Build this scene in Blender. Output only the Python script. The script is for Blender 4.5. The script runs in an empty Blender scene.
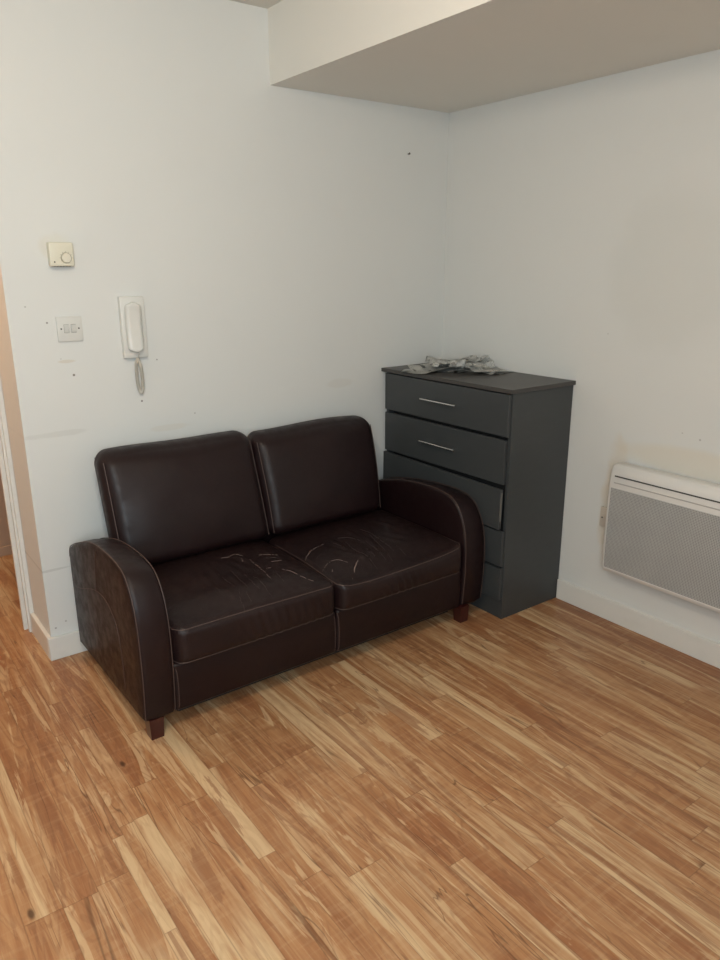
import bpy, bmesh, math, random
from mathutils import Vector, Matrix, Euler
from mathutils.bvhtree import BVHTree
rnd = random.Random(7)
SC = bpy.context.scene
COL = SC.collection

# ------------------------------------------------------------------ camera
cam = bpy.data.cameras.new('camera')
cam_o = bpy.data.objects.new('camera', cam); COL.objects.link(cam_o)
cam.sensor_fit = 'HORIZONTAL'; cam.sensor_width = 36; cam.lens = 734.62/720*36; cam.clip_start = .02
Rm = Matrix([[0.803981, 0.17053, -0.569679], [-0.59464, 0.223717, -0.77224], [-0.004243, 0.95962, 0.281268]])
cam_o.matrix_world = Matrix.Translation((-2.5195, -2.7187, 1.4441)) @ Rm.to_4x4()
SC.camera = cam_o

# ------------------------------------------------------------------ world, lights, exposure
w = bpy.data.worlds.new('world'); SC.world = w; w.use_nodes = True
w.node_tree.nodes['Background'].inputs[0].default_value = (.62, .74, .9, 1)
w.node_tree.nodes['Background'].inputs[1].default_value = .6
SC.view_settings.view_transform = 'Standard'; SC.view_settings.look = 'None'
SC.view_settings.gamma = 1; SC.view_settings.use_curve_mapping = False
SC.view_settings.exposure = 0.03

def area(name, loc, target, sx, sy, power, color):
    l = bpy.data.lights.new(name, 'AREA'); l.shape = 'RECTANGLE'; l.size = sx; l.size_y = sy
    l.energy = power; l.color = color
    o = bpy.data.objects.new(name, l); COL.objects.link(o); o.location = loc
    o.rotation_euler = (Vector(target)-Vector(loc)).to_track_quat('-Z', 'Y').to_euler(); return o
def point(name, loc, r, power, color):
    l = bpy.data.lights.new(name, 'POINT'); l.shadow_soft_size = r; l.energy = power; l.color = color
    o = bpy.data.objects.new(name, l); COL.objects.link(o); o.location = loc; return o
area('window_daylight', (-2.85, -3.16, 1.58), (-2.2, 0, .4), 1.1, 1.05, 42, (.77, .92, 1.0))
point('ceiling_lamp_light', (-2.2, -1.75, 2.17), .08, 33, (1.0, .86, .68))
point('hall_lamp_light', (-2.75, .82, 2.05), .06, 27, (1.0, .66, .38))

# ------------------------------------------------------------------ materials
def mat(name, color, rough=.5, metal=0.0, spec=.5, coat=0.0):
    m = bpy.data.materials.new(name); m.use_nodes = True
    b = m.node_tree.nodes['Principled BSDF']
    b.inputs['Base Color'].default_value = (*color, 1); b.inputs['Roughness'].default_value = rough
    b.inputs['Metallic'].default_value = metal; b.inputs['Specular IOR Level'].default_value = spec
    b.inputs['Coat Weight'].default_value = coat
    return m
class NT:
    def __init__(s, m): s.m = m; s.t = m.node_tree; s.b = s.t.nodes['Principled BSDF']
    def n(s, typ, **k):
        x = s.t.nodes.new(typ)
        for a, v in k.items(): setattr(x, a, v)
        return x
    def l(s, a, b): s.t.links.new(a, b)
    def _in(s, sock, v):
        if v is None: return
        if hasattr(v, 'links') or isinstance(v, bpy.types.NodeSocket): s.l(v, sock)
        else: sock.default_value = v
    def math(s, op, a, b=None, c=None, clamp=False):
        x = s.n('ShaderNodeMath', operation=op); x.use_clamp = clamp
        s._in(x.inputs[0], a); s._in(x.inputs[1], b); s._in(x.inputs[2], c); return x.outputs[0]
    def mix(s, fac, a, b, mode='MIX'):
        x = s.n('ShaderNodeMix', data_type='RGBA', blend_type=mode)
        s._in(x.inputs[0], fac)
        for sock, v in ((x.inputs[6], a), (x.inputs[7], b)):
            if isinstance(v, tuple): sock.default_value = (*v, 1) if len(v) == 3 else v
            else: s.l(v, sock)
        return x.outputs[2]
    def ramp(s, v, lo, hi, a=0.0, b=1.0):
        x = s.n('ShaderNodeMapRange', interpolation_type='SMOOTHSTEP')
        s._in(x.inputs[0], v); x.inputs[1].default_value = lo; x.inputs[2].default_value = hi
        x.inputs[3].default_value = a; x.inputs[4].default_value = b; return x.outputs[0]
    def comb(s, a, b, c):
        x = s.n('ShaderNodeCombineXYZ')
        s._in(x.inputs[0], a); s._in(x.inputs[1], b); s._in(x.inputs[2], c); return x.outputs[0]
    def noise(s, vec, scale=1.0, detail=3.0, rough=.5, dist=0.0):
        x = s.n('ShaderNodeTexNoise'); s.l(vec, x.inputs['Vector'])
        x.inputs['Scale'].default_value = scale; x.inputs['Detail'].default_value = detail
        x.inputs['Roughness'].default_value = rough; x.inputs['Distortion'].default_value = dist
        return x.outputs[0]
    def pos(s):
        g = s.n('ShaderNodeNewGeometry'); x = s.n('ShaderNodeSeparateXYZ'); s.l(g.outputs['Position'], x.inputs[0])
        return g.outputs['Position'], x.outputs[0], x.outputs[1], x.outputs[2]
    def bump(s, h, strength=.2, dist=.002):
        x = s.n('ShaderNodeBump'); s.l(h, x.inputs['Height'])
        x.inputs['Strength'].default_value = strength; x.inputs['Distance'].default_value = dist
        s.l(x.outputs[0], s.b.inputs['Normal'])
    def color(s, c): s.l(c, s.b.inputs['Base Color'])

def wall_mat(name, base, marks=(), smears=(), axis='x'):
    """painted plaster; marks = (a, z, radius, darkness) small holes and flecks, smears = (a, z, ra, rz, amount, colour) dirt"""
    m = mat(name, base, .62, spec=.3); t = NT(m); P, X, Y, Z = t.pos()
    A = X if axis == 'x' else Y
    n1 = t.noise(P, 1.3, 3); n2 = t.noise(P, 7, 4)
    c = t.mix(t.ramp(n1, .35, .7, 0, .35), base, tuple(v*.955 for v in base))
    c = t.mix(t.ramp(n2, .55, .75, 0, .2), c, tuple(v*.95 for v in base))
    for a, z, ra, rz, amt, colr in smears:
        da = t.math('DIVIDE', t.math('SUBTRACT', A, a), ra); dz = t.math('DIVIDE', t.math('SUBTRACT', Z, z), rz)
        d = t.math('ADD', t.math('MULTIPLY', da, da), t.math('MULTIPLY', dz, dz))
        d = t.math('ADD', d, t.math('MULTIPLY', t.math('SUBTRACT', n2, .5), .7 if ra > .2 else 3.0))
        c = t.mix(t.ramp(d, .35, 1.2, amt, 0), c, colr)
    for a, z, r, dk in marks:
        da = t.math('SUBTRACT', A, a); dz = t.math('SUBTRACT', Z, z)
        d = t.math('ADD', t.math('MULTIPLY', da, da), t.math('MULTIPLY', dz, dz))
        c = t.mix(t.ramp(d, r*r*.4, r*r*1.4, dk, 0), c, (.12, .10, .085))
    t.color(c)
    t.bump(t.noise(P, 160, 3), .12, .001)
    return m

WHITE = (.705, .71, .69)
M = {}
M['wall_left'] = wall_mat('painted_wall_left', WHITE,
    marks=[(-1.852,1.256,.0035,.7),(-1.782,1.07,.0045,.85),(-1.543,.95,.004,.8),(-1.471,1.101,.003,.7),(-1.916,1.312,.003,.4),
           (-1.954,.123,.004,.5),(-1.915,.141,.004,.4),(-1.332,.878,.003,.5),(-1.82,1.13,.003,.2)],
    smears=[(-1.86,.865,.12,.012,.28,(.50,.50,.47)),(-1.95,.357,.07,.005,.45,(.45,.45,.43)),(-1.42,.835,.1,.012,.2,(.60,.52,.40)),
            (-1.80,1.12,.035,.006,.4,(.58,.50,.38)),(-1.79,1.50,.07,.055,.35,(.66,.60,.48)),(-.62,.93,.08,.02,.25,(.6,.56,.5))])
M['wall_right'] = wall_mat('painted_wall_right', WHITE,
    marks=[(-1.37,.832,.004,.4),(-1.30,.845,.003,.3),(-.945,1.18,.003,.25)],
    smears=[(-1.19,1.42,.28,.31,.24,(.55,.55,.51)),(-1.04,.50,.06,.28,.40,(.66,.56,.42)),(-1.35,.74,.30,.06,.35,(.68,.58,.42))], axis='y')
M['wall_plain'] = wall_mat('painted_wall_plain', WHITE)
M['soffit'] = wall_mat('painted_soffit', (.78, .765, .715))
M['ceiling'] = wall_mat('painted_ceiling', (.68, .665, .615))
M['gloss_white'] = mat('white_gloss_trim', (.72, .71, .67), .35)
t = NT(M['gloss_white']); P, X, Y, Z = t.pos(); t.color(t.mix(t.ramp(t.noise(P, 9, 4), .5, .8, 0, .5), (.73,.72,.68), (.62,.60,.55)))
M['hall_wall'] = wall_mat('hall_wall_paint', (.42, .30, .22))
M['white_plastic'] = mat('white_plastic', (.70, .695, .66), .32)
M['switch_plastic'] = mat('switch_plastic', (.66, .66, .63), .3)
M['rocker_plastic'] = mat('rocker_plastic', (.60, .605, .58), .28)
M['cream_plastic'] = mat('cream_plastic', (.72, .69, .57), .38)
M['cream_dial'] = mat('cream_dial', (.71, .68, .57), .35)
M['cord_plastic'] = mat('cord_plastic', (.55, .52, .46), .4)
M['dark_mark'] = mat('dark_recess', (.05, .045, .04), .7)
M['spur_plastic'] = mat('beige_plastic', (.60, .54, .47), .4)
M['chrome'] = mat('brushed_chrome', (.75, .74, .72), .25, 1.0)
M['heater'] = mat('heater_enamel', (.74, .72, .69), .32)
M['leg_wood'] = mat('mahogany_leg', (.085, .012, .010), .35, coat=.3)
t = NT(M['leg_wood']); P, X, Y, Z = t.pos(); t.color(t.mix(t.noise(t.comb(t.math('MULTIPLY', X, 60), t.math('MULTIPLY', Y, 60), t.math('MULTIPLY', Z, 8)), 1, 4), (.055,.008,.007), (.03,.005,.005)))
M['slot'] = mat('shallow_slot', (.42, .40, .38), .5)
M['black'] = mat('interior_shade_black', (.012, .012, .012), .8)  # near-black that puts the shade inside the chest into the colour

# perforated heater grille
g = mat('perforated_grille', (.5, .5, .49), .45, spec=.4); t = NT(g); P, X, Y, Z = t.pos()
sc = 2*math.pi/.0115
a_ = t.math('SINE', t.math('MULTIPLY', t.math('ADD', Y, Z), sc)); b_ = t.math('SINE', t.math('MULTIPLY', t.math('SUBTRACT', Y, Z), sc))
dots = t.ramp(t.math('MULTIPLY', a_, b_), .0, .35)
edge = t.ramp(t.noise(P, 9, 2), .4, .7, 0, .35)
t.color(t.mix(dots, t.mix(edge, (.45,.45,.44), (.52,.52,.51)), (.17,.17,.165))); t.bump(dots, -.3, .001); M['grille'] = g

# leather
def leather(name, c1, c2, creased=False):
    m = mat(name, c1, .45, spec=.33); t = NT(m); P, X, Y, Z = t.pos()
    v = t.n('ShaderNodeTexVoronoi'); t.l(P, v.inputs['Vector']); v.inputs['Scale'].default_value = 420
    big = t.noise(P, 5, 4); fine = t.noise(P, 30, 4)
    t.color(t.mix(t.ramp(big, .35, .7), c1, c2))
    t.l(t.ramp(fine, .3, .7, .38, .54), t.b.inputs['Roughness'])
    h = t.math('ADD', t.math('MULTIPLY', v.outputs[0], .25), t.math('MULTIPLY', big, .7))
    if creased:
        # worn, cracked sitting areas: fine crackle in the hide
        wv = t.noise(P, 11, 3, dist=1.5); cr = t.math('ABSOLUTE', t.math('SUBTRACT', wv, .5))
        ln = t.ramp(cr, 0, .022, 1, 0)
        msk = t.ramp(t.noise(P, 3.5, 2), .45, .62)
        h = t.math('SUBTRACT', h, t.math('MULTIPLY', t.math('MULTIPLY', ln, msk), 1.0))
    t.bump(h, .25, .0035)
    return m
LC1, LC2 = (.0105, .0037, .0042), (.0135, .0050, .0054)
M['leather'] = leather('dark_brown_leather', LC1, LC2)
M['leather_worn'] = leather('worn_brown_leather', (.0125, .0050, .0052), (.017, .0076, .0074), True)
M['piping'] = mat('stitched_seam', (.075, .045, .038), .55)
M['crack'] = mat('cracked_finish', (.27, .19, .165), .65)
M['crack_dark'] = mat('faded_crease', (.05, .031, .027), .6)

# charcoal furniture board
def board(name, c):
    m = mat(name, c, .42, spec=.45); t = NT(m); P, X, Y, Z = t.pos()
    n = t.noise(t.comb(t.math('MULTIPLY', X, 12), t.math('MULTIPLY', Y, 12), t.math('MULTIPLY', Z, 60)), 1, 4)
    t.color(t.mix(n, tuple(v*.93 for v in c), tuple(v*1.07 for v in c))); t.bump(t.noise(P, 300, 2), .08, .0006)
    return m
M['chest'] = board('charcoal_board', (.047, .051, .053))
M['chest_top'] = board('charcoal_top_reflection', (.056, .051, .048))  # same charcoal board, its brownish reflection mixed into the base colour
M['chipboard'] = mat('bare_chipboard', (.13, .13, .12), .8)

# printed paper
def paper(name, base, ink, seed):
    m = mat(name, base, .55); t = NT(m)
    tc = t.n('ShaderNodeTexCoord'); sp = t.n('ShaderNodeSeparateXYZ'); t.l(tc.outputs['UV'], sp.inputs[0])
    u, v = sp.outputs[0], sp.outputs[1]
    blocks = t.noise(t.comb(t.math('MULTIPLY', u, 3.5), t.math('MULTIPLY', v, 6), seed), 1, 1)
    lines = t.ramp(t.math('SINE', t.math('MULTIPLY', v, 150)), 0, .6)
    words = t.ramp(t.noise(t.comb(t.math('MULTIPLY', u, 55), t.math('MULTIPLY', v, 24), seed), 1, 1), .42, .55)
    inkm = t.math('MULTIPLY', t.math('MULTIPLY', lines, words), t.ramp(blocks, .44, .5))
    pict = t.ramp(blocks, .64, .66)
    c = t.mix(t.math('MULTIPLY', inkm, .6), base, (.12, .12, .12)); c = t.mix(t.math('MULTIPLY', pict, .8), c, ink)
    t.color(c); return m
PAPERS = [paper('printed_paper', (.80,.79,.75), (.22,.22,.21), 1.3), paper('printed_paper_grey', (.70,.70,.67), (.14,.10,.10), 4.7),
          paper('printed_paper_white', (.84,.84,.81), (.35,.34,.32), 8.1), paper('printed_paper_dark', (.72,.71,.67), (.08,.085,.08), 12.9)]

# laminate floor
def floor_mat():
    m = mat('oak_effect_laminate', (.4,.2,.08), .36, spec=.4); t = NT(m); P, X, Y, Z = t.pos()
    at = t.n('ShaderNodeVertexColor', layer_name='strip'); sp = t.n('ShaderNodeSeparateColor'); t.l(at.outputs['Color'], sp.inputs[0])
    tone, r1, r2 = sp.outputs[0], sp.outputs[1], sp.outputs[2]
    sx = t.math('ADD', X, t.math('MULTIPLY', r1, 37.0)); sy = t.math('ADD', Y, t.math('MULTIPLY', r2, 53.0))
    V = lambda kx, ky: t.comb(t.math('MULTIPLY', sx, kx), t.math('MULTIPLY', sy, ky), t.math('MULTIPLY', r1, 9))
    big = t.noise(V(13, 1.0), 1, 4, .55, 1.6)
    swirl = t.noise(V(44, 3.2), 1, 5, .65, 1.6)
    fine = t.noise(V(120, 7), 1, 4, .6, .3)
    cath = t.noise(V(15, 2.1), 1, 2, .5, .9)
    lines = t.math('SINE', t.math('MULTIPLY', cath, 60))
    lines = t.ramp(lines, .1, 1.0)
    vein = t.ramp(t.math('ABSOLUTE', t.math('SUBTRACT', t.noise(V(9, .75), 1, 3, .55, .8), .53)), 0, .010, 1, 0)
    vmask = t.ramp(t.noise(V(5, 2.2), 1, 2), .46, .60)
    flick = t.noise(V(6, 55), 1, 2, .5, .5)
    light = (.60, .425, .245); mid = (.415, .212, .096); red = (.300, .122, .050); dark = (.10, .038, .016)
    tt = t.math('ADD', tone, t.math('MULTIPLY', t.math('SUBTRACT', big, .5), 1.9))
    c = t.mix(t.ramp(tt, .12, .55), red, mid); c = t.mix(t.ramp(tt, .5, .95), c, light)
    c = t.mix(t.math('MULTIPLY', t.ramp(swirl, .52, .66), t.ramp(tone, .6, .95, .28, .08)), c, red)
    c = t.mix(t.math('MULTIPLY', t.ramp(swirl, .46, .34), .22), c, light)
    c = t.mix(t.math('MULTIPLY', t.ramp(fine, .42, .72), .20), c, red)
    c = t.mix(t.math('MULTIPLY', t.ramp(fine, .55, .25), .14), c, light)
    flow = t.noise(V(11, 1.0), 1, 5, .6, 2.2)
    c = t.mix(t.math('MULTIPLY', t.ramp(flow, .575, .615), .62), c, light)
    c = t.mix(t.math('MULTIPLY', t.ramp(flow, .44, .40), .60), c, (.25, .100, .044))
    c = t.mix(t.math('MULTIPLY', lines, t.ramp(tone, .75, .3, .12, .42)), c, (.24, .098, .044))
    crack = t.ramp(t.math('ABSOLUTE', t.math('SUBTRACT', t.noise(V(26, .55), 1, 2, .5, .5), .5)), 0, .012, 1, 0)
    c = t.mix(t.math('MULTIPLY', t.math('MULTIPLY', crack, t.ramp(t.noise(V(9, 4), 1, 2), .56, .64)), .75), c, dark)
    c = t.mix(t.math('MULTIPLY', t.ramp(flick, .5, .7), .12), c, light)
    c = t.mix(t.math('MULTIPLY', t.math('MULTIPLY', vein, vmask), .62), c, dark)
    # knots
    vo = t.n('ShaderNodeTexVoronoi'); t.l(V(8, 3.4), vo.inputs['Vector']); vo.inputs['Scale'].default_value = 1
    sc_ = t.n('ShaderNodeSeparateColor'); t.l(vo.outputs['Color'], sc_.inputs[0])
    kn = t.math('MULTIPLY', t.ramp(vo.outputs[0], .03, .085, 1, 0), t.math('GREATER_THAN', sc_.outputs[0], .66))
    c = t.mix(t.math('MULTIPLY', kn, .85), c, (.06, .025, .012))
    # joints between strips (uv holds distance to the strip edges in metres)
    uv = t.n('ShaderNodeUVMap', uv_map='edge'); su = t.n('ShaderNodeSeparateXYZ'); t.l(uv.outputs[0], su.inputs[0])
    u, v = su.outputs[0], su.outputs[1]
    gap = t.math('MINIMUM', u, v)
    t.color(t.mix(t.ramp(gap, .0, .0022, .42, 0), c, (.12, .05, .02)))
    t.l(t.ramp(fine, .3, .7, .33, .43), t.b.inputs['Roughness'])
    t.bump(fine, .05, .001)
    return m
M['floor'] = floor_mat()

# ------------------------------------------------------------------ mesh helpers
ORI = {}
def empty(name, loc, label, cat, group=None):
    o = bpy.data.objects.new(name, None); COL.objects.link(o); o.location = loc; o.empty_display_size = .05
    o['label'] = label; o['category'] = cat
    if group: o['group'] = group
    ORI[o.name] = Vector(loc); return o
def obj(name, bm, m, parent=None, smooth=True, kind=None, label=None, cat=None, group=None, origin=None, angle=40):
    """all shapes are modelled in world metres; a part is moved into its parent's frame"""
    bmesh.ops.recalc_face_normals(bm, faces=bm.faces)
    me = bpy.data.meshes.new(name)
    if parent is not None: off = ORI[parent.name]
    elif origin is not None: off = Vector(origin)
    else: off = Vector((0, 0, 0))
    bmesh.ops.translate(bm, verts=bm.verts, vec=-off)
    bm.to_mesh(me); bm.free(); me.materials.append(m)
    if smooth:
        me.shade_smooth()
        try: me.set_sharp_from_angle(angle=math.radians(angle))
        except Exception: pass
    o = bpy.data.objects.new(name, me); COL.objects.link(o)
    if parent is not None: o.parent = parent
    else: o.location = off
    ORI[o.name] = off
    if kind: o['kind'] = kind
    if label: o['label'] = label
    if cat: o['category'] = cat
    if group: o['group'] = group
    return o
def add_box(bm, a, b, bev=0.0, seg=2, rot=None, piv=None):
    a = Vector(a); b = Vector(b); c = (a+b)/2; s = b-a
    r = bmesh.ops.create_cube(bm, size=1.0); vs = r['verts']
    bmesh.ops.scale(bm, verts=vs, vec=(abs(s.x), abs(s.y), abs(s.z))); bmesh.ops.translate(bm, verts=vs, vec=c)
    if bev > 0:
        es = list({e for v in vs for e in v.link_edges})
        r = bmesh.ops.bevel(bm, geom=es, offset=bev, segments=seg, profile=.5, affect='EDGES')
        vs = list({v for f in r['faces'] for v in f.verts} | {v for v in vs if v.is_valid})
    if rot is not None: bmesh.ops.rotate(bm, verts=vs, cent=piv if piv is not None else c, matrix=rot)
    return vs
def box(a, b, bev=0.0, seg=2):
    bm = bmesh.new(); add_box(bm, a, b, bev, seg); return bm
def add_tube(bm, pts, r, n=6, cap=True):
    pts = [Vector(p) for p in pts]; rings = []; up = None
    for i, p in enumerate(pts):
        d = (pts[min(i+1, len(pts)-1)]-pts[max(i-1, 0)]).normalized()
        if up is None: up = d.orthogonal().normalized()
        up = (up-d*up.dot(d)); up = up.normalized() if up.length > 1e-6 else d.orthogonal().normalized()
        sd = d.cross(up); rr = r[i] if isinstance(r, (list, tuple)) else r
        rings.append([bm.verts.new(p+up*math.cos(2*math.pi*k/n)*rr+sd*math.sin(2*math.pi*k/n)*rr) for k in range(n)])
    for a, b in zip(rings, rings[1:]):
        for k in range(n): bm.faces.new((a[k], a[(k+1) % n], b[(k+1) % n], b[k]))
    if cap: bm.faces.new(rings[0][::-1]); bm.faces.new(rings[-1])
def tube(pts, r, n=6):
    bm = bmesh.new(); add_tube(bm, pts, r, n); return bm
def catmull(P, k=8, closed=False):
    P = [tuple(p) for p in P]; out = []; n = len(P)
    for i in range(n if closed else n-1):
        g = (lambda j: P[j % n]) if closed else (lambda j: P[max(0, min(n-1, j))])
        p0, p1, p2, p3 = g(i-1), g(i), g(i+1), g(i+2)
        for s in range(k):
            t_ = s/k
            out.append(tuple(.5*((2*b)+(-a+c)*t_+(2*a-5*b+4*c-d)*t_**2+(-a+3*b-3*c+d)*t_**3) for a, b, c, d in zip(p0, p1, p2, p3)))
    if not closed: out.append(P[-1])
    return out
def add_loft(bm, rings, cap=True):
    R = [[bm.verts.new(p) for p in r] for r in rings]; n = len(R[0])
    for a, b in zip(R, R[1:]):
        for k in range(n): bm.faces.new((a[k], a[(k+1) % n], b[(k+1) % n], b[k]))
    if cap:
        for r in (R[0][::-1], R[-1]):
            c = Vector((0, 0, 0))
            for v in r: c += v.co
            cv = bm.verts.new(c/n)
            for k in range(n): bm.faces.new((r[k], r[(k+1) % n], cv))
def inset2(poly, d):
    n = len(poly); out = []
    area2 = sum(poly[i][0]*poly[(i+1) % n][1]-poly[(i+1) % n][0]*poly[i][1] for i in range(n)); sg = 1 if area2 > 0 else -1
    for i in range(n):
        a, b = poly[i-1], poly[(i+1) % n]; tx, ty = b[0]-a[0], b[1]-a[1]; L = math.hypot(tx, ty) or 1
        out.append((poly[i][0]-ty/L*d*sg, poly[i][1]+tx/L*d*sg))
    return out
def round_box(a, b, r, n=(20, 12, 10), fn=None):
    """box with rounded edges on a welded grid; fn(u,v,w,p) deforms it (u,v,w in -1..1)"""
    a = Vector(a); b = Vector(b); c = (a+b)/2; h = (b-a)/2; r = min(r, min(h)*.999); bm = bmesh.new(); V = {}
    def ax(i, k, H):
        # grid lines: dense within the rounding
        q = max(3, k//5); f = i/k; inner = (H-r)/H
        if i <= q: return -1+(1-inner)*(1-math.cos(i/q*math.pi/2))*1.0 if False else -1+(1-inner)*i/q
        if i >= k-q: return 1-(1-inner)*(k-i)/q
        return -inner+2*inner*(i-q)/(k-2*q)
    def vert(i, j, k):
        key = (i, j, k)
        if key in V: return V[key]
        u, v, w_ = ax(i, n[0], h.x), ax(j, n[1], h.y), ax(k, n[2], h.z)
        p = Vector((u*h.x, v*h.y, w_*h.z)); q = Vector([max(-(H-r), min(H-r, x)) for x, H in zip(p, h)]); d = p-q
        if d.length > 1e-9: p = q+d.normalized()*r
        p = p+c
        if fn: p = fn(u, v, w_, p)
        V[key] = bm.verts.new(p); return V[key]
    for i in range(n[0]):
        for j in range(n[1]):
            for k in (0, n[2]): bm.faces.new((vert(i, j, k), vert(i+1, j, k), vert(i+1, j+1, k), vert(i, j+1, k)))
    for i in range(n[0]):
        for k in range(n[2]):
            for j in (0, n[1]): bm.faces.new((vert(i, j, k), vert(i+1, j, k), vert(i+1, j, k+1), vert(i, j, k+1)))
    for j in range(n[1]):
        for k in range(n[2]):
            for i in (0, n[0]): bm.faces.new((vert(i, j, k), vert(i, j+1, k), vert(i, j+1, k+1), vert(i, j, k+1)))
    return bm
def sstep(x, a, b):
    t_ = max(0, min(1, (x-a)/(b-a))); return t_*t_*(3-2*t_)
def struct(name, bm, m, smooth=False, **k): return obj(name, bm, m, smooth=smooth, kind='structure', **k)

# ------------------------------------------------------------------ the room
XD = -1.975; ZC = 2.363; ZS = 2.106; XS = -.934; XL = -4.4; YB = -3.25; HY = 1.25; TW = .33
struct('wall_left', box((XD, 0, 0), (.15, TW, ZC)), M['wall_left'])
struct('wall_right', box((0, YB, 0), (.15, 0, ZC)), M['wall_right'])
struct('wall_far_left', box((XL, 0, 0), (-2.95, TW, ZC)), M['wall_plain'])
struct('wall_side', box((XL-.15, YB, 0), (XL, TW, ZC)), M['wall_plain'])
bm = bmesh.new()
for a, b in (((XL-.15, YB-.15, 0), (-3.45, YB, ZC)), ((-2.25, YB-.15, 0), (.15, YB, ZC)), ((-3.45, YB-.15, 0), (-2.25, YB, 1.05)), ((-3.45, YB-.15, 2.15), (-2.25, YB, ZC))): add_box(bm, a, b)
struct('wall_back', bm, M['wall_plain'])
bm = bmesh.new()
for a, b in (((-3.45, YB-.12, 1.05), (-3.39, YB-.05, 2.15)), ((-2.31, YB-.12, 1.05), (-2.25, YB-.05, 2.15)), ((-3.45, YB-.12, 1.05), (-2.25, YB-.05, 1.11)),
             ((-3.45, YB-.12, 2.09), (-2.25, YB-.05, 2.15)), ((-2.88, YB-.12, 1.05), (-2.82, YB-.05, 2.15))): add_box(bm, a, b, .004)
struct('window_1', bm, M['gloss_white'])
struct('wall_hall_far', box((-3.4, HY, 0), (-.6, HY+.15, ZC)), M['hall_wall'])
struct('wall_hall_left', box((-3.4, TW, 0), (-3.3, HY, ZC)), M['hall_wall'])
struct('wall_hall_right', box((-.7, TW, 0), (-.6, HY, ZC)), M['hall_wall'])
bm = bmesh.new(); add_box(bm, (XL-.15, YB-.15, ZC), (.15, TW, ZC+.1)); add_box(bm, (-3.4, TW, ZC), (-.6, HY+.15, ZC+.1))
struct('ceiling', bm, M['ceiling'])
struct('trim_2', box((XS, YB, ZS), (0, 0, ZC)), M['soffit'])

# laminate strips laid along y: one mesh, each strip a face with its own tone
X_EDGES = [-2.106, -2.076, -2.036, -1.995, -1.83, -1.781, -1.72, -1.68, -1.461, -1.404, -1.16, -1.091, -.937, -.894]
fixed = {  # (x0): [(y0, y1, tone)] light strips that stand out
    -2.106: [(-1.409, -1.056, .84)], -2.036: [(-1.95, -1.02, .86)], -1.83: [(-1.345, -.45, .86)], -1.72: [(-1.097, -.80, .80)],
    -1.461: [(-2.4, -1.65, .82)], -1.16: [(-2.3, -1.71, .85)], -.937: [(-1.578, -.95, .86)]}
xs = sorted(X_EDGES); allx = []
def fill(a, b):
    n_ = max(1, round((b-a)/.088)); c_ = [rnd.uniform(.85, 1.15) for _ in range(n_)]; s_ = sum(c_); x_ = a; out = [a]
    for v in c_[:-1]: x_ += v/s_*(b-a); out.append(x_)
    return out
allx = fill(XL, xs[0])
for a, b in zip(xs, xs[1:]): allx += fill(a, b) if b-a > .09 else [a]
allx += fill(xs[-1], 0.0) + [0.0]
bm = bmesh.new(); cl = bm.loops.layers.float_color.new('strip'); uvl = bm.loops.layers.uv.new('edge')
def strip_face(x0, x1, y0, y1, tone):
    r1, r2 = rnd.random(), rnd.random(); xm, ym = (x0+x1)/2, (y0+y1)/2
    grid = {}
    for i, x in enumerate((x0, xm, x1)):
        for j, y in enumerate((y0, y0+(x1-x0)/2, ym, y1-(x1-x0)/2, y1)): grid[i, j] = bm.verts.new((x, y, 0))
    hw = (x1-x0)/2; du = {0: 0, 1: hw, 2: 0}; dv = {0: 0, 1: hw, 2: ym-y0, 3: hw, 4: 0}
    for i in range(2):
        for j in range(4):
            ks = ((i, j), (i+1, j), (i+1, j+1), (i, j+1)); f = bm.faces.new([grid[k] for k in ks])
            for lp, k in zip(f.loops, ks): lp[cl] = (tone, r1, r2, 1); lp[uvl].uv = (du[k[0]], dv[k[1]])
for x0, x1 in zip(allx, allx[1:]):
    y_end = HY if x0 > -3.35 and x1 < -.65 else .02
    fx = sorted(fixed.get(round(x0, 3), []))
    y = YB+rnd.uniform(-.5, 0)
    while y < y_end:
        nxt = y+rnd.choice((rnd.uniform(.35, .6), rnd.uniform(.7, 1.3)))
        tone = rnd.choice((.34, .40, .45, .5, .52, .56, .62, .72))+rnd.uniform(-.05, .05)
        for a, b, tn in fx:
            if abs(y-a) < 1e-6: nxt = b; tone = tn
            elif y < a < nxt+.2: nxt = a
        if nxt > y_end-.2: nxt = y_end
        if nxt-y > .001: strip_face(x0, x1, y, nxt, tone)
        y = nxt
obj('floor', bm, M['floor'], smooth=False, kind='structure')

# skirting boards and the door architrave
def skirting(name, a, b): return struct(name, box(a, b, .002), M['gloss_white'])
skirting('baseboard_left', (XD-.014, -.015, 0), (-.016, 0, .092))
skirting('baseboard_right', (-.015, YB+.01, 0), (0, -.806, .092))
skirting('baseboard_return', (XD-.015, .0005, 0), (XD, .262, .092))
bm = bmesh.new()
for y0, y1, dx in ((.262, .276, .016), (.276, .290, .024), (.290, .312, .020), (.312, .330, .036)): add_box(bm, (XD-dx, y0, 0), (XD, y1, ZC-.005), .002)
struct('trim_1', bm, M['gloss_white'])
struct('baseboard_hall', box((-3.3, HY-.012, 0), (-.7, HY, .05), .002), M['hall_wall'])

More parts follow.
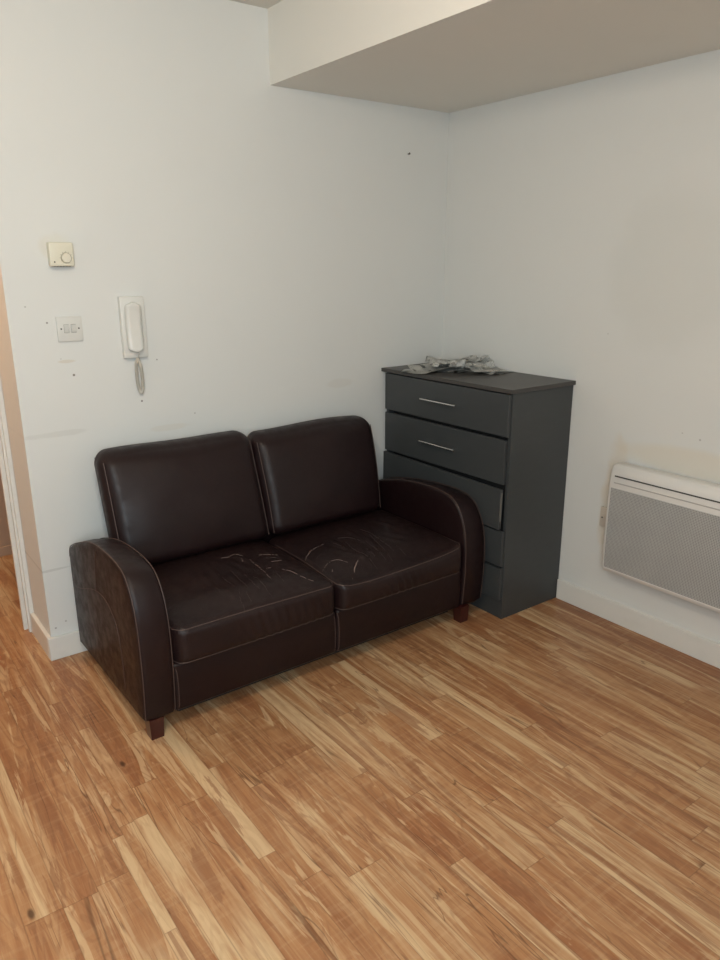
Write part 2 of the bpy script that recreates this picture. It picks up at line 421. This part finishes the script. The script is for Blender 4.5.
# ------------------------------------------------------------------ sofa
sofa = empty('sofa', (-1.147, -.38, 0), 'dark brown leather two-seater sofa with curved arms and cracked seat cushions against the wall', 'sofa')
AX0, AX1 = -1.882, -1.777      # left arm
BX0, BX1 = -.518, -.403        # right arm
CURVE = [(-.716, .078), (-.727, .22), (-.724, .36), (-.705, .45), (-.662, .517), (-.60, .545),
        (-.477, .551), (-.31, .535), (-.15, .494), (-.080, .468)]
CORNER = [(-.080, .468), (-.050, .452), (-.032, .425), (-.027, .39)]
prof = catmull(CURVE, 6)[:-1]+catmull(CORNER, 4)
prof += [(-.027, .39-.32*i/8) for i in range(1, 8)]+[(-.030, .058), (-.042, .052)]
prof += [(-.042-.62*i/12, .052+.012*i/12) for i in range(1, 13)]+[(-.69, .066), (-.708, .069)]
def arm(xo, xi, nm='arm'):
    sg = 1 if xi > xo else -1; wd = abs(xi-xo)
    def pt(x, yz):
        y, z = yz; z -= .007*sstep(z, .3, .45) if sg < 0 else 0; k = sstep(z, .2, .5)*sstep(-y, .06, .38); return Vector((x, y, z+(-.17*(x-(AX1 if sg > 0 else BX0)))*k))
    inner = inset2(prof, .012); cy_ = sum(q[0] for q in inner)/len(inner); cz_ = sum(q[1] for q in inner)/len(inner)
    lerp = lambda f: [(cy_+(q[0]-cy_)*f, cz_+(q[1]-cz_)*f) for q in inner]
    edge = [(.003, .005), (.009, .0008), (.02, 0)]
    rings = [[pt(xo, q) for q in lerp(f)] for f in (.3, .6, .85)]+[[pt(xo+sg*.0004, q) for q in inner]]
    rings += [[pt(xo+sg*dx, q) for q in inset2(prof, ins)] for dx, ins in edge]
    rings += [[pt(xo+sg*wd*f, q) for q in inset2(prof, -.003)] for f in (.35, .65)]
    rings += [[pt(xi-sg*dx, q) for q in inset2(prof, ins)] for dx, ins in edge[::-1]]
    rings += [[pt(xi-sg*.0004, q) for q in inner]]+[[pt(xi, q) for q in lerp(f)] for f in (.85, .6, .3)]
    bm = bmesh.new(); add_loft(bm, rings); a = obj(nm, bm, M['leather'], sofa, angle=60)
    path = prof[:len(catmull(CURVE, 6))+10]
    for xx in (xo+sg*.0035, xi-sg*.0035):
        obj('piping', tube([pt(xx, q) for q in path], .0016), M['piping'], a)
    for xx in (xo-sg*.0004,):
        arc = catmull([(-.10, .31), (-.159, .324), (-.26, .355), (-.345, .374), (-.42, .378), (-.47, .366), (-.53, .325), (-.552, .25), (-.556, .16), (-.554, .11)], 5)
        obj('stitching', tube([pt(xx, q) for q in arc], .0011, 5), M['piping'], a)
        obj('stitching', tube([pt(xx, q) for q in [(-.346, .376), (-.36, .45), (-.385, .525)]], .0011, 5), M['piping'], a)
    return a
arm(AX0, AX1); arm(BX1, BX0)
obj('underside_shade', box((AX1+.02, -.672, .036), (BX0-.03, -.10, .0645), .006), mat('shade_black', (.018, .019, .018), .9), sofa)  # added dark slab standing in for the shade under the sofa
obj('base_frame', box((AX1-.004, -.685, .065), (BX0+.004, -.05, .232), .01), M['leather'], sofa)
# backrest shell behind the cushions
bm = bmesh.new(); rings = []
for x in (AX1+.06, BX0-.06): rings.append([Vector((x, y, z)) for y, z in ((-.13, .2), (-.05, .68), (-.03, .68), (-.03, .06), (-.13, .06))])
add_loft(bm, rings); obj('backrest_frame', bm, M['leather'], sofa, angle=30)
# front rail panels with a seam between
def rail(x0, x1):
    def fn(u, v, w_, p):
        if v < 0: p.y -= .004*(1-u*u)*(1-w_*w_)
        return p
    return obj('front_panel', round_box((x0, -.712, .066), (x1, -.68, .236), .012, (24, 6, 10), fn), M['leather'], sofa)
pa = rail(AX1+.001, -1.150); pb = rail(-1.147, BX0-.001)
for par, x in ((pa, AX1+.013), (pb, -1.140), (pa, -1.157)):
    obj('piping', tube([(x-.004, -.709, .225), (x, -.7135, .205), (x+.0015, -.7135, .15), (x, -.7135, .09), (x-.003, -.708, .07)], .0015), M['piping'], par)
# legs
for x0, y0 in ((AX0+.016, -.716), (BX0-.012, -.726), (AX0+.10, -.20), (BX0-.06, -.20)):
    bm = bmesh.new(); rings = []
    for z, s in ((.0, .0205), (.03, .022), (.072, .024)):
        cx, cy = x0+.022, y0+.022; rings.append([Vector((cx+a*s, cy+b*s, z)) for a, b in ((-1, -1), (1, -1), (1, 1), (-1, 1))])
    add_loft(bm, rings); obj('leg', bm, M['leg_wood'], sofa, angle=30, label='dark red wooden block leg')

# seat cushions
def seat(x0, x1, sag, ripple, seed, yfront, cracks):
    rr = random.Random(seed); xc = (x0+x1)/2
    folds = [(rr.uniform(x0+.15, x1-.15), rr.uniform(-.65, -.4), rr.uniform(-.6, .6), rr.uniform(.03, .10)) for _ in range(16)]
    def deform(p):
        x, y, z = p; u = (x-xc)/((x1-x0)/2)
        top = sstep(z, .27, .34)
        back = sstep(y, yfront, yfront+.16)
        crown = (1-min(1, abs(u))**4)
        dz = top*(.028*back*crown - .012*(1-back)*0 - sag(u)*(1-sstep(y, yfront+.02, yfront+.30)*.75))
        # hollow where people sat
        dz -= top*.010*math.exp(-((x-xc)**2)/.018-((y+.52)**2)/.012)
        for fx, fy, an, ln in folds:
            c_, s_ = math.cos(an), math.sin(an); a = (x-fx)*c_+(y-fy)*s_; b = -(x-fx)*s_+(y-fy)*c_
            dz += top*.0028*math.exp(-(a/.008)**2-(b/ln)**2)
        fr = (1-sstep(y, yfront+.005, yfront+.05))*(1-abs((z-.29)/.07)**2 if abs(z-.29) < .07 else 0)
        env = sum(math.exp(-((x-r0)/w0)**2) for r0, w0 in ripple)
        dy = fr*(-.006*crown + .0045*env*math.sin((x*1.0+z*.25)*2*math.pi/.034))
        ce = max(0, (abs(u)-.86)/.14)**2*(1-sstep(y, yfront, yfront+.12)); dy += .026*ce
        # puckers running back from the front corners
        pk = math.exp(-((x-x0-.03)/.05)**2)*math.exp(-((y-yfront-.06)/.06)**2)
        dz += top*pk*.0012*math.sin((x+y*.5)*2*math.pi/.018)
        return Vector((x, y+dy, z+dz))
    bm = round_box((x0, yfront, .232), (x1, -.20, .362), .026, (100, 64, 20), lambda u, v, w_, p: deform(p))
    bvh = BVHTree.FromBMesh(bm)
    c = obj('seat_cushion', bm, M['leather_worn'], sofa, angle=80)
    r = .026; k = r*(1-math.cos(math.pi/4))
    top = []; y0 = yfront
    for i in range(60):
        x = x0+.006+(x1-x0-.012)*i/59; e = min(i, 59-i)/59*(x1-x0); cr = r-math.sqrt(max(0, r*r-(r-min(e+.006, r))**2)) if e < r else 0
        top.append(deform(Vector((x, y0+k+cr, .362-k))))
    side_r = [deform(Vector((x1-k, y0+.02+(.45)*j/20, .362-k))) for j in range(1, 21)]
    side_l = [deform(Vector((x0+k, y0+.02+(.45)*j/20, .362-k))) for j in range(20, 0, -1)]
    obj('piping', tube(side_l+top+side_r, .0017), M['piping'], c)
    bot = [deform(Vector((p, y0+k*.8+(.02 if i in (0, 59) else 0), .232+k+.001))) for i, p in enumerate(x0+.004+(x1-x0-.008)*i/59 for i in range(60))]
    obj('piping', tube(bot, .0016), M['piping'], c)
    # cracked finish: thin broken flakes lying on the hide, wider in the middle of each crack
    bm2 = bmesh.new(); bm3 = bmesh.new()
    for ci, (wd, line) in enumerate(cracks):
        fine = catmull([(a, b) for a, b in line], 7)
        tgt = bm2 if wd >= .0011 else bm3; prev = None
        for i, (x, y) in enumerate(fine):
            x += rr.uniform(-.0015, .0015); y += rr.uniform(-.0015, .0015)
            hit = bvh.ray_cast(Vector((x, y, 1)), Vector((0, 0, -1)))
            if hit[0] is None: prev = None; continue
            f = i/(len(fine)-1); ww = .8*wd*(.35+.65*math.sin(math.pi*f))*rr.uniform(.5, 1.4)
            a = fine[max(0, i-1)]; b = fine[min(len(fine)-1, i+1)]; dx, dy = b[0]-a[0], b[1]-a[1]; L = math.hypot(dx, dy) or 1
            nx, ny = -dy/L*ww, dx/L*ww; h = hit[0]+Vector((0, 0, .0007))
            ring = [tgt.verts.new(h+Vector((nx, ny, -.0004))), tgt.verts.new(h+Vector((0, 0, .0003))), tgt.verts.new(h-Vector((nx, ny, .0004))), tgt.verts.new(h-Vector((0, 0, .0014)))]
            if prev and rr.random() > .2:
                for q in range(4): tgt.faces.new((prev[q], prev[(q+1) % 4], ring[(q+1) % 4], ring[q]))
            prev = ring
    for b_ in (bm2, bm3): bmesh.ops.delete(b_, geom=[v for v in b_.verts if not v.link_faces], context='VERTS')
    obj('crack', bm2, M['crack'], c, kind='stuff', label='pale cracks in the worn leather')
    if len(bm3.verts): obj('crease', bm3, M['crack_dark'], c, kind='stuff', label='faded creases in the worn leather')
CRL_ = [[(-1.418, -0.348), (-1.389, -0.351), (-1.358, -0.341), (-1.342, -0.376)], [(-1.36, -0.396), (-1.365, -0.42)], [(-1.34, -0.422), (-1.34, -0.465), (-1.343, -0.525), (-1.352, -0.579), (-1.356, -0.615)], [(-1.49, -0.451), (-1.486, -0.502), (-1.487, -0.565), (-1.488, -0.61)], [(-1.484, -0.613), (-1.51, -0.674), (-1.518, -0.711), (-1.537, -0.755)], [(-1.284, -0.397), (-1.252, -0.403), (-1.22, -0.423)], [(-1.281, -0.433), (-1.239, -0.449)], [(-1.279, -0.478), (-1.238, -0.481)], [(-1.284, -0.559), (-1.262, -0.591), (-1.249, -0.633), (-1.223, -0.681)], [(-1.324, -0.523), (-1.311, -0.533)], [(-1.396, -0.546), (-1.398, -0.622), (-1.406, -0.699)], [(-1.436, -0.465), (-1.446, -0.547), (-1.452, -0.619)], [(-1.318, -0.585), (-1.322, -0.641)], [(-1.545, -0.558), (-1.552, -0.607)], [(-1.411, -0.515), (-1.423, -0.603), (-1.424, -0.65)], [(-1.363, -0.686), (-1.385, -0.742)], [(-1.471, -0.641), (-1.484, -0.703)], [(-1.596, -0.473), (-1.572, -0.456)]]
CRR_ = [[(-1.145, -0.495), (-1.101, -0.459), (-1.06, -0.442), (-1.018, -0.437)], [(-1.102, -0.516), (-1.075, -0.502)], [(-1.134, -0.603), (-1.091, -0.576), (-1.048, -0.573), (-1.022, -0.615)], [(-0.975, -0.612), (-1.011, -0.642), (-1.069, -0.705)], [(-0.936, -0.416), (-0.892, -0.439), (-0.868, -0.488)], [(-0.802, -0.392), (-0.792, -0.454), (-0.796, -0.542), (-0.808, -0.621)], [(-0.93, -0.467), (-0.941, -0.544), (-0.93, -0.612), (-0.947, -0.712)], [(-1.11, -0.632), (-1.098, -0.616)], [(-0.854, -0.499), (-0.862, -0.58), (-0.875, -0.665)], [(-0.89, -0.546), (-0.902, -0.621)], [(-0.775, -0.609), (-0.785, -0.686)], [(-0.805, -0.458), (-0.826, -0.557), (-0.853, -0.67)], [(-0.981, -0.453), (-0.964, -0.503)]]
WL = {0: .0012, 1: .002, 2: .0014, 4: .0010, 5: .0012, 8: .0015, 9: .0012, 7: .0011}
WR = {0: .0014, 3: .0022, 2: .0011, 7: .0011}
CRL = [(WL.get(i, .0009), l) for i, l in enumerate(CRL_)]; CRR = [(WR.get(i, .0009), l) for i, l in enumerate(CRR_)]
seat(-1.771, -1.153, lambda u: .006*max(0, u), [(-1.44, .11), (-1.25, .05)], 3, -.738, CRL)
seat(-1.147, -.5255, lambda u: .019*(1-u**4)+.008*(1-u), [(-.86, .09)], 11, -.738, CRR)

# back cushions
def back(x0, x1, seed, lean):
    H = .415 if seed == 1 else .405; T = .125; ph = seed*1.7
    def fn(u, v, w_, p):
        x, y, z = p
        puff = (1-abs(u)**2.4)*(1-abs(w_)**2.4)
        if v < 0: y -= .032*puff*(-v)
        zz = (z-.385)/H
        x += .012*(1-zz)*(1 if u > 0 else -1)*abs(u)*0
        z += .008*(1-u*u)*sstep(zz, .6, 1)
        y += -.130*(1-zz) - .006*math.sin(zz*3.1)
        y += .0015*math.sin(x*23+ph)*math.sin(z*19)
        z += .004*math.sin(x*11+ph)*sstep(zz, .7, 1)
        if u > -.2: x += lean*(1-zz)**1.4*(u+.2)/1.2
        return Vector((x, y, z))
    a, b = (x0, -.035-T, .385), (x1, -.035, .385+H); r = .052
    c = obj('back_cushion', round_box(a, b, r, (48, 20, 40), fn), M['leather'], sofa, angle=80)
    k = r*(1-math.cos(math.pi/4)); A = Vector(a); B = Vector(b); cen = (A+B)/2; h = (B-A)/2
    for yy, v in ((A.y+k, -1), (B.y-k, 1)):
        pts = []; lft = []; rgt = []
        def P(x, z): return fn((x-cen.x)/h.x, v*.7, (z-cen.z)/h.z, Vector((x, yy, z)))
        for z in [A.z+.02+(H-.05)*i/14 for i in range(15)]: lft.append(P(A.x+k, z))
        for z in [B.z-.03-(H-.05)*i/14 for i in range(15)]: rgt.append(P(B.x-k, z))
        obj('piping', tube(lft, .0016), M['piping'], c); obj('piping', tube(rgt, .0016), M['piping'], c)
back(-1.774, -1.161, 1, .008); back(-1.159, -.555, 2, -.034)

# ------------------------------------------------------------------ chest of drawers
chest = empty('chest_of_drawers', (-.19, -.41, 0), 'tall charcoal grey chest of drawers in the corner with a slumped third drawer', 'chest of drawers')
XF = -.382; XB = -.367; YR = -.803; YL = -.018; XK = -.003
bm = bmesh.new()
add_box(bm, (XB, YR, 0), (XK, YR+.016, .963), .0008); obj('side_panel', bm, M['chest'], chest, smooth=False)
bm = bmesh.new(); add_box(bm, (XB, YL-.016, 0), (XK, YL, .963), .0008); obj('side_panel', bm, M['chest'], chest, smooth=False)
obj('back_panel', box((XK-.006, YR+.016, .01), (XK, YL-.016, .96)), M['black'], chest, smooth=False)
obj('gap_shade_block', box((-.335, YR+.017, .06), (XK-.008, YL-.017, .955)), M['black'], chest, smooth=False)  # solid black block in place of the shade behind the drawer gaps
obj('top_panel', box((XF-.006, YR-.010, .9635), (-.001, -.001, .980), .0015), M['chest_top'], chest, smooth=False, label='charcoal top board with a brownish reflection in its colour')
obj('plinth', box((XB+.002, YR+.017, 0), (XB+.018, YL-.017, .078)), M['chest'], chest, smooth=False)
def drawer(z0, z1, dx=0, rot=0, handle=False, chip=False, y0=YR+.006, y1=YL-.006):
    bm = bmesh.new(); piv = Vector((XF, (y0+y1)/2, (z0+z1)/2)); R_ = Matrix.Rotation(math.radians(rot), 3, 'X')
    add_box(bm, (XF-dx, y0, z0), (XF+.015-dx, y1, z1), .001, 1, R_, piv)
    d = obj('drawer', bm, M['chest'], chest, smooth=False)
    if handle:
        zc = (z0+z1)/2+.004; xh = XF-.027; bm = bmesh.new()
        add_tube(bm, [(xh, -.304, zc), (xh, -.526, zc)], .0042, 10)
        for y in (-.325, -.505): add_tube(bm, [(xh, y, zc), (XF+.001-dx, y, zc)], .0033, 8)
        obj('handle', bm, M['chrome'], d, label='thin chrome bar handle')
    if chip:
        bm = bmesh.new(); add_box(bm, (XF+.002-dx, y0-.001, z0+.035), (XF+.012-dx, y0+.0008, z1-.012), 0, 1, R_, piv)
        obj('drawer_edge', bm, M['chipboard'], d, smooth=False, label='bare pale edge of the drawer front where the lining came off')
    return d
drawer(.789, .958, 0, 0, True); drawer(.592, .774, 0, .0, True, y0=YR+.016)
drawer(.408, .578, .010, .9, False, True, y0=YR+.018)
drawer(.240, .392, 0, 0); drawer(.088, .230, 0, 0)

# ------------------------------------------------------------------ loose leaflets on the chest
HF = {}; CELL = .004
def sheet(w_, h_, x0, y0, rz, lift, mi, label, seed):
    """one sheet draped over whatever already lies below it"""
    rr = random.Random(seed); bm = bmesh.new(); uv = bm.loops.layers.uv.new('UVMap'); nx, ny = 14, 20; G = {}; B = {}; fold = rr.choice((0, 0, 1))
    c_, s_ = math.cos(rz), math.sin(rz); ph = rr.uniform(0, 6); cu, cv = rr.choice((-1, 1)), rr.choice((-1, 1)); fa = rr.uniform(-.5, .5)
    for i in range(nx+1):
        for j in range(ny+1):
            u, v = i/nx-.5, j/ny-.5; x = x0+u*w_*c_-v*h_*s_; y = y0+u*w_*s_+v*h_*c_
            x = max(-.41, min(-.006, x)); y = max(-.79, min(-.01, y))
            z = .0015*(1+math.sin(u*5+ph)*math.sin(v*4+ph))
            z += lift*max(0, u*cu+v*cv-.35)*1.5                      # a curled corner
            z += lift*.6*max(0, .20-abs(u*math.cos(fa)+v*math.sin(fa)))*4*fold   # a folded ridge
            kx, ky = round(x/CELL), round(y/CELL)
            h = max(HF.get((kx+a, ky+b), 0) for a in range(-1, 2) for b in range(-1, 2))
            G[i, j] = Vector((x, y, z)); B[i, j] = h
    # the stiff sheet leans on what lies below: a plane through the heap under its four quarters
    q = [max(B[i, j] for i in range(nx+1) for j in range(ny+1) if (i > nx/2) == a and (j > ny/2) == b) for a in (0, 1) for b in (0, 1)]
    for (i, j), p in G.items():
        u, v = i/nx-.5, j/ny-.5
        p.z = max(p.z+((q[0]+q[1]+q[2]+q[3])/4+u*(q[2]+q[3]-q[0]-q[1])*.8+v*(q[1]+q[3]-q[0]-q[2])*.8)*.60, B[i, j]+.0010)
    for p in G.values():
        k = (round(p.x/CELL), round(p.y/CELL)); HF[k] = max(HF.get(k, 0), p.z)
    V = {k: bm.verts.new(p+Vector((0, 0, .9802))) for k, p in G.items()}
    for i in range(nx):
        for j in range(ny):
            ks = ((i, j), (i+1, j), (i+1, j+1), (i, j+1)); f = bm.faces.new([V[k] for k in ks])
            for lp, k in zip(f.loops, ks): lp[uv].uv = (k[0]/nx, k[1]/ny)
    bmesh.ops.solidify(bm, geom=bm.faces[:], thickness=.0005)
    return obj('leaflet', bm, PAPERS[mi % 4], origin=(x0, y0, .98), label=label, cat='leaflet', group='loose leaflets heaped on the chest of drawers', angle=50)
pr = random.Random(21)
CX, CY = -.215, -.300          # the heap runs along the board towards the radiator
for i in range(24):
    f = i/23; spread = 1-.65*f
    a = pr.uniform(-1, 1)*.19*spread; b = pr.uniform(-1, 1)*.06*spread
    x = CX+a*.72+b*.7; y = CY-a*.70+b*.7
    lab = 'loose printed leaflet in the untidy heap on top of the charcoal chest of drawers'
    if i == 0: x, y = -.330, -.205; lab = 'leaflet lying flat at the left end of the heap, over the first drawer'
    if i == 1: x, y = -.085, -.415; lab = 'leaflet at the right end of the heap, nearest the radiator'
    if i == 23: x, y = -.200, -.295; lab = 'printed leaflet lying topmost on the heap on the chest'
    sheet(pr.uniform(.075, .12), pr.uniform(.12, .19), x, y, pr.uniform(0, math.pi), pr.uniform(.010, .034) if i > 1 else .006, pr.choice((0, 0, 1, 2, 2, 3)), lab, i+40)

# ------------------------------------------------------------------ panel heater on the right wall
heater = empty('panel_heater', (-.05, -1.42, .25), 'white wall-mounted electric panel heater with a grey perforated front', 'heater')
HY0, HY1 = -1.070, -1.76
hp = catmull([(-.018, .252), (-.070, .250), (-.084, .254), (-.0895, .30), (-.0925, .45), (-.0905, .59), (-.085, .655), (-.074, .683), (-.055, .693), (-.018, .692)], 6)
def hx(z):
    f = [p for p in hp if p[0] < -.08]; return min(f, key=lambda p: abs(p[1]-z))[0]
bm = bmesh.new(); rings = []
for y, ins in ((HY0, .010), (HY0-.003, .004), (HY0-.010, 0), (HY1+.010, 0), (HY1+.003, .004), (HY1, .010)):
    rings.append([Vector((p[0], y, p[1])) for p in inset2(hp, ins)])
add_loft(bm, rings); obj('casing', bm, M['heater'], heater, angle=35)
def front_sheet(y0, y1, z0, z1, off, th, n=16):
    bm = bmesh.new(); rings = []
    fx = lambda z: -.0895-.003*(1-((z-.45)/.17)**2) if z < .62 else -.0895+.0045*((z-.6)/.055)**1.2
    for y in (y0, y1):
        zs = [z0+(z1-z0)*i/n for i in range(n+1)]
        rings.append([Vector((fx(z)-off, y, z)) for z in zs]+[Vector((fx(z)-off+th, y, z)) for z in reversed(zs)])
    add_loft(bm, rings); return bm
gr = obj('grille', front_sheet(HY0-.016, HY1+.016, .268, .602, .0022, .003), M['grille'], heater, angle=30, label='grey perforated metal front')
bm = front_sheet(HY0-.012, HY1+.012, .2635, .268, .0032, .004, 2)
b2 = obj('grille_lip', bm, M['heater'], heater, smooth=False)
for z in (.650, .624): obj('vent_slot', front_sheet(HY0-.026, HY1+.03, z-.002, z+.002, .0026 if z < .63 else .0035, .006, 2), M['slot'] if z < .63 else M['dark_mark'], heater, smooth=False)
bm = bmesh.new()
bm.free()
for y in (-1.2, -1.64): obj('wall_bracket', box((-.02, y-.02, .30), (-.0005, y+.02, .64)), M['heater'], heater, smooth=False)

# fused spur half hidden behind the heater's left end
sp_ = empty('fused_spur', (-.014, -1.028, .442), 'small beige electrical outlet box at the left end of the heater', 'electrical outlet')
obj('faceplate', box((-.016, -1.080, .401), (-.0006, -.995, .484), .003), M['spur_plastic'], sp_)
obj('screw', tube([(-.0155, -1.007, .440), (-.0175, -1.007, .440)], .0032, 10), M['dark_mark'], sp_)
obj('flex', tube(catmull([(-.012, -1.03, .402), (-.012, -1.032, .37), (-.012, -1.05, .34), (-.02, -1.10, .33)], 6), .0035, 8), M['white_plastic'], sp_)

# ------------------------------------------------------------------ controls on the left wall
th = empty('room_thermostat', (-1.785, -.014, 1.483), 'square cream room thermostat with a round dial, above the light switch', 'thermostat')
obj('housing', box((-1.825, -.030, 1.443), (-1.745, -.0006, 1.521), .005, 3), M['cream_plastic'], th)
bm = bmesh.new(); add_tube(bm, [(-1.772, -.0295, 1.4705), (-1.772, -.0365, 1.4705)], [.0165, .0150], 28)
d = obj('dial', bm, M['cream_dial'], th, angle=30)
bm = bmesh.new(); pts = [(-1.772+.0172*math.cos(a*math.pi/16), -.0303, 1.4705+.0172*math.sin(a*math.pi/16)) for a in range(33)]
add_tube(bm, pts, .0006, 5)
for k in range(9):
    a = math.radians(-30+k*30); add_tube(bm, [(-1.772+.0185*math.cos(a), -.0302, 1.4705+.0185*math.sin(a)), (-1.772+.0215*math.cos(a), -.0302, 1.4705+.0215*math.sin(a))], .0006, 4)
obj('dial_scale', bm, mat('printed_brown', (.22, .19, .13), .6), th)
obj('indicator', tube([(-1.811, -.0298, 1.457), (-1.811, -.0312, 1.457)], .0026, 10), M['dark_mark'], th)
bm = bmesh.new()
for k in range(6): add_box(bm, (-1.815+k*.01, -.0285, 1.4424), (-1.809+k*.01, -.006, 1.4436))
obj('vent', bm, M['dark_mark'], th, smooth=False)

sw = empty('light_switch', (-1.780, -.005, 1.232), 'square white double light switch left of the entry phone', 'light switch')
obj('faceplate', box((-1.823, -.0085, 1.189), (-1.737, -.0006, 1.275), .0022, 3), M['switch_plastic'], sw)
for x in (-1.7915, -1.7675):
    bm = bmesh.new(); add_box(bm, (x-.0088, -.0092, 1.2185), (x+.0088, -.0062, 1.2485), .0014)
    f = obj('rocker_surround', bm, mat('switch_gap', (.25, .25, .24), .5), sw)
    bm = bmesh.new(); add_box(bm, (x-.0076, -.0122, 1.2200), (x+.0076, -.0068, 1.2470), .0012, 2, Matrix.Rotation(math.radians(5), 3, 'X'))
    obj('rocker', bm, M['rocker_plastic'], sw)
for x in (-1.8095, -1.7495): obj('screw', tube([(x, -.008, 1.2335), (x, -.0093, 1.2335)], .0028, 12), M['dark_mark'], sw)

ip = empty('entry_phone', (-1.555, -.02, 1.23), 'white wall-mounted entry phone handset with a coiled cord hanging below', 'intercom')
obj('cradle', box((-1.601, -.024, 1.117), (-1.512, -.0006, 1.337), .003, 2), M['white_plastic'], ip)
def hfn(u, v, w_, p):
    p.x += .0; wd = math.sqrt(max(.12, 1-(max(0, abs(w_)-.74)/.26)**2*.88)); p.x = -1.5605+(p.x+1.5605)*wd
    if v < 0: p.y += .010*(1-w_*w_)
    return p
hs = obj('handset', round_box((-1.591, -.056, 1.137), (-1.531, -.026, 1.319), .0155, (16, 14, 24), hfn), M['white_plastic'], ip, angle=80)
bm = bmesh.new()
path = catmull([(-1.553, -.045, 1.134), (-1.554, -.030, 1.118), (-1.559, -.022, 1.100), (-1.560, -.018, 1.06), (-1.5585, -.017, 1.02), (-1.553, -.017, .990), (-1.546, -.018, .987), (-1.5415, -.019, 1.01), (-1.541, -.020, 1.05), (-1.543, -.018, 1.085), (-1.548, -.014, 1.108), (-1.550, -.012, 1.120)], 22)
up = Vector((0, -1, 0)); hel = []
for i, p in enumerate(path):
    p = Vector(p); q = Vector(path[min(i+1, len(path)-1)])-Vector(path[max(i-1, 0)]); q.normalize(); s = q.cross(up).normalized(); n_ = s.cross(q)
    f = i/(len(path)-1); R0 = .0048*sstep(f, .12, .17)*(1-sstep(f, .95, 1))+.0004
    for k in range(6):
        a = 2*math.pi*(i*6+k)/11; hel.append(p+q*(k/6)*(.4/len(path))*.9+(s*math.cos(a)+n_*math.sin(a))*R0)
add_tube(bm, hel, .0013, 5)
obj('coiled_cord', bm, M['cord_plastic'], ip, angle=80)

nl = tube([(-.241, -.0006, 1.915), (-.241, -.010, 1.916)], .0025, 10); add_tube(nl, [(-.241, -.010, 1.916), (-.241, -.012, 1.916)], .0045, 12)
obj('nail', nl, mat('dull_nail', (.10, .085, .07), .5), origin=(-.241, 0, 1.915), label='small dark nail head in the left wall under the lowered ceiling', cat='nail')

# ------------------------------------------------------------------ the lamp that lights the room, behind the camera's view
lp = empty('ceiling_lamp', (-2.2, -1.75, ZC), 'round white ceiling lamp holder with bare bulb in the middle of the ceiling', 'lamp')
obj('ceiling_rose', tube([(-2.2, -1.75, ZC-.0005), (-2.2, -1.75, ZC-.025)], [.05, .04], 24), M['white_plastic'], lp)
obj('flex', tube([(-2.2, -1.75, ZC-.02), (-2.2, -1.75, ZC-.11)], .004, 8), M['white_plastic'], lp)
obj('bulb_holder', tube([(-2.2, -1.75, ZC-.10), (-2.2, -1.75, ZC-.14)], .018, 16), M['white_plastic'], lp)
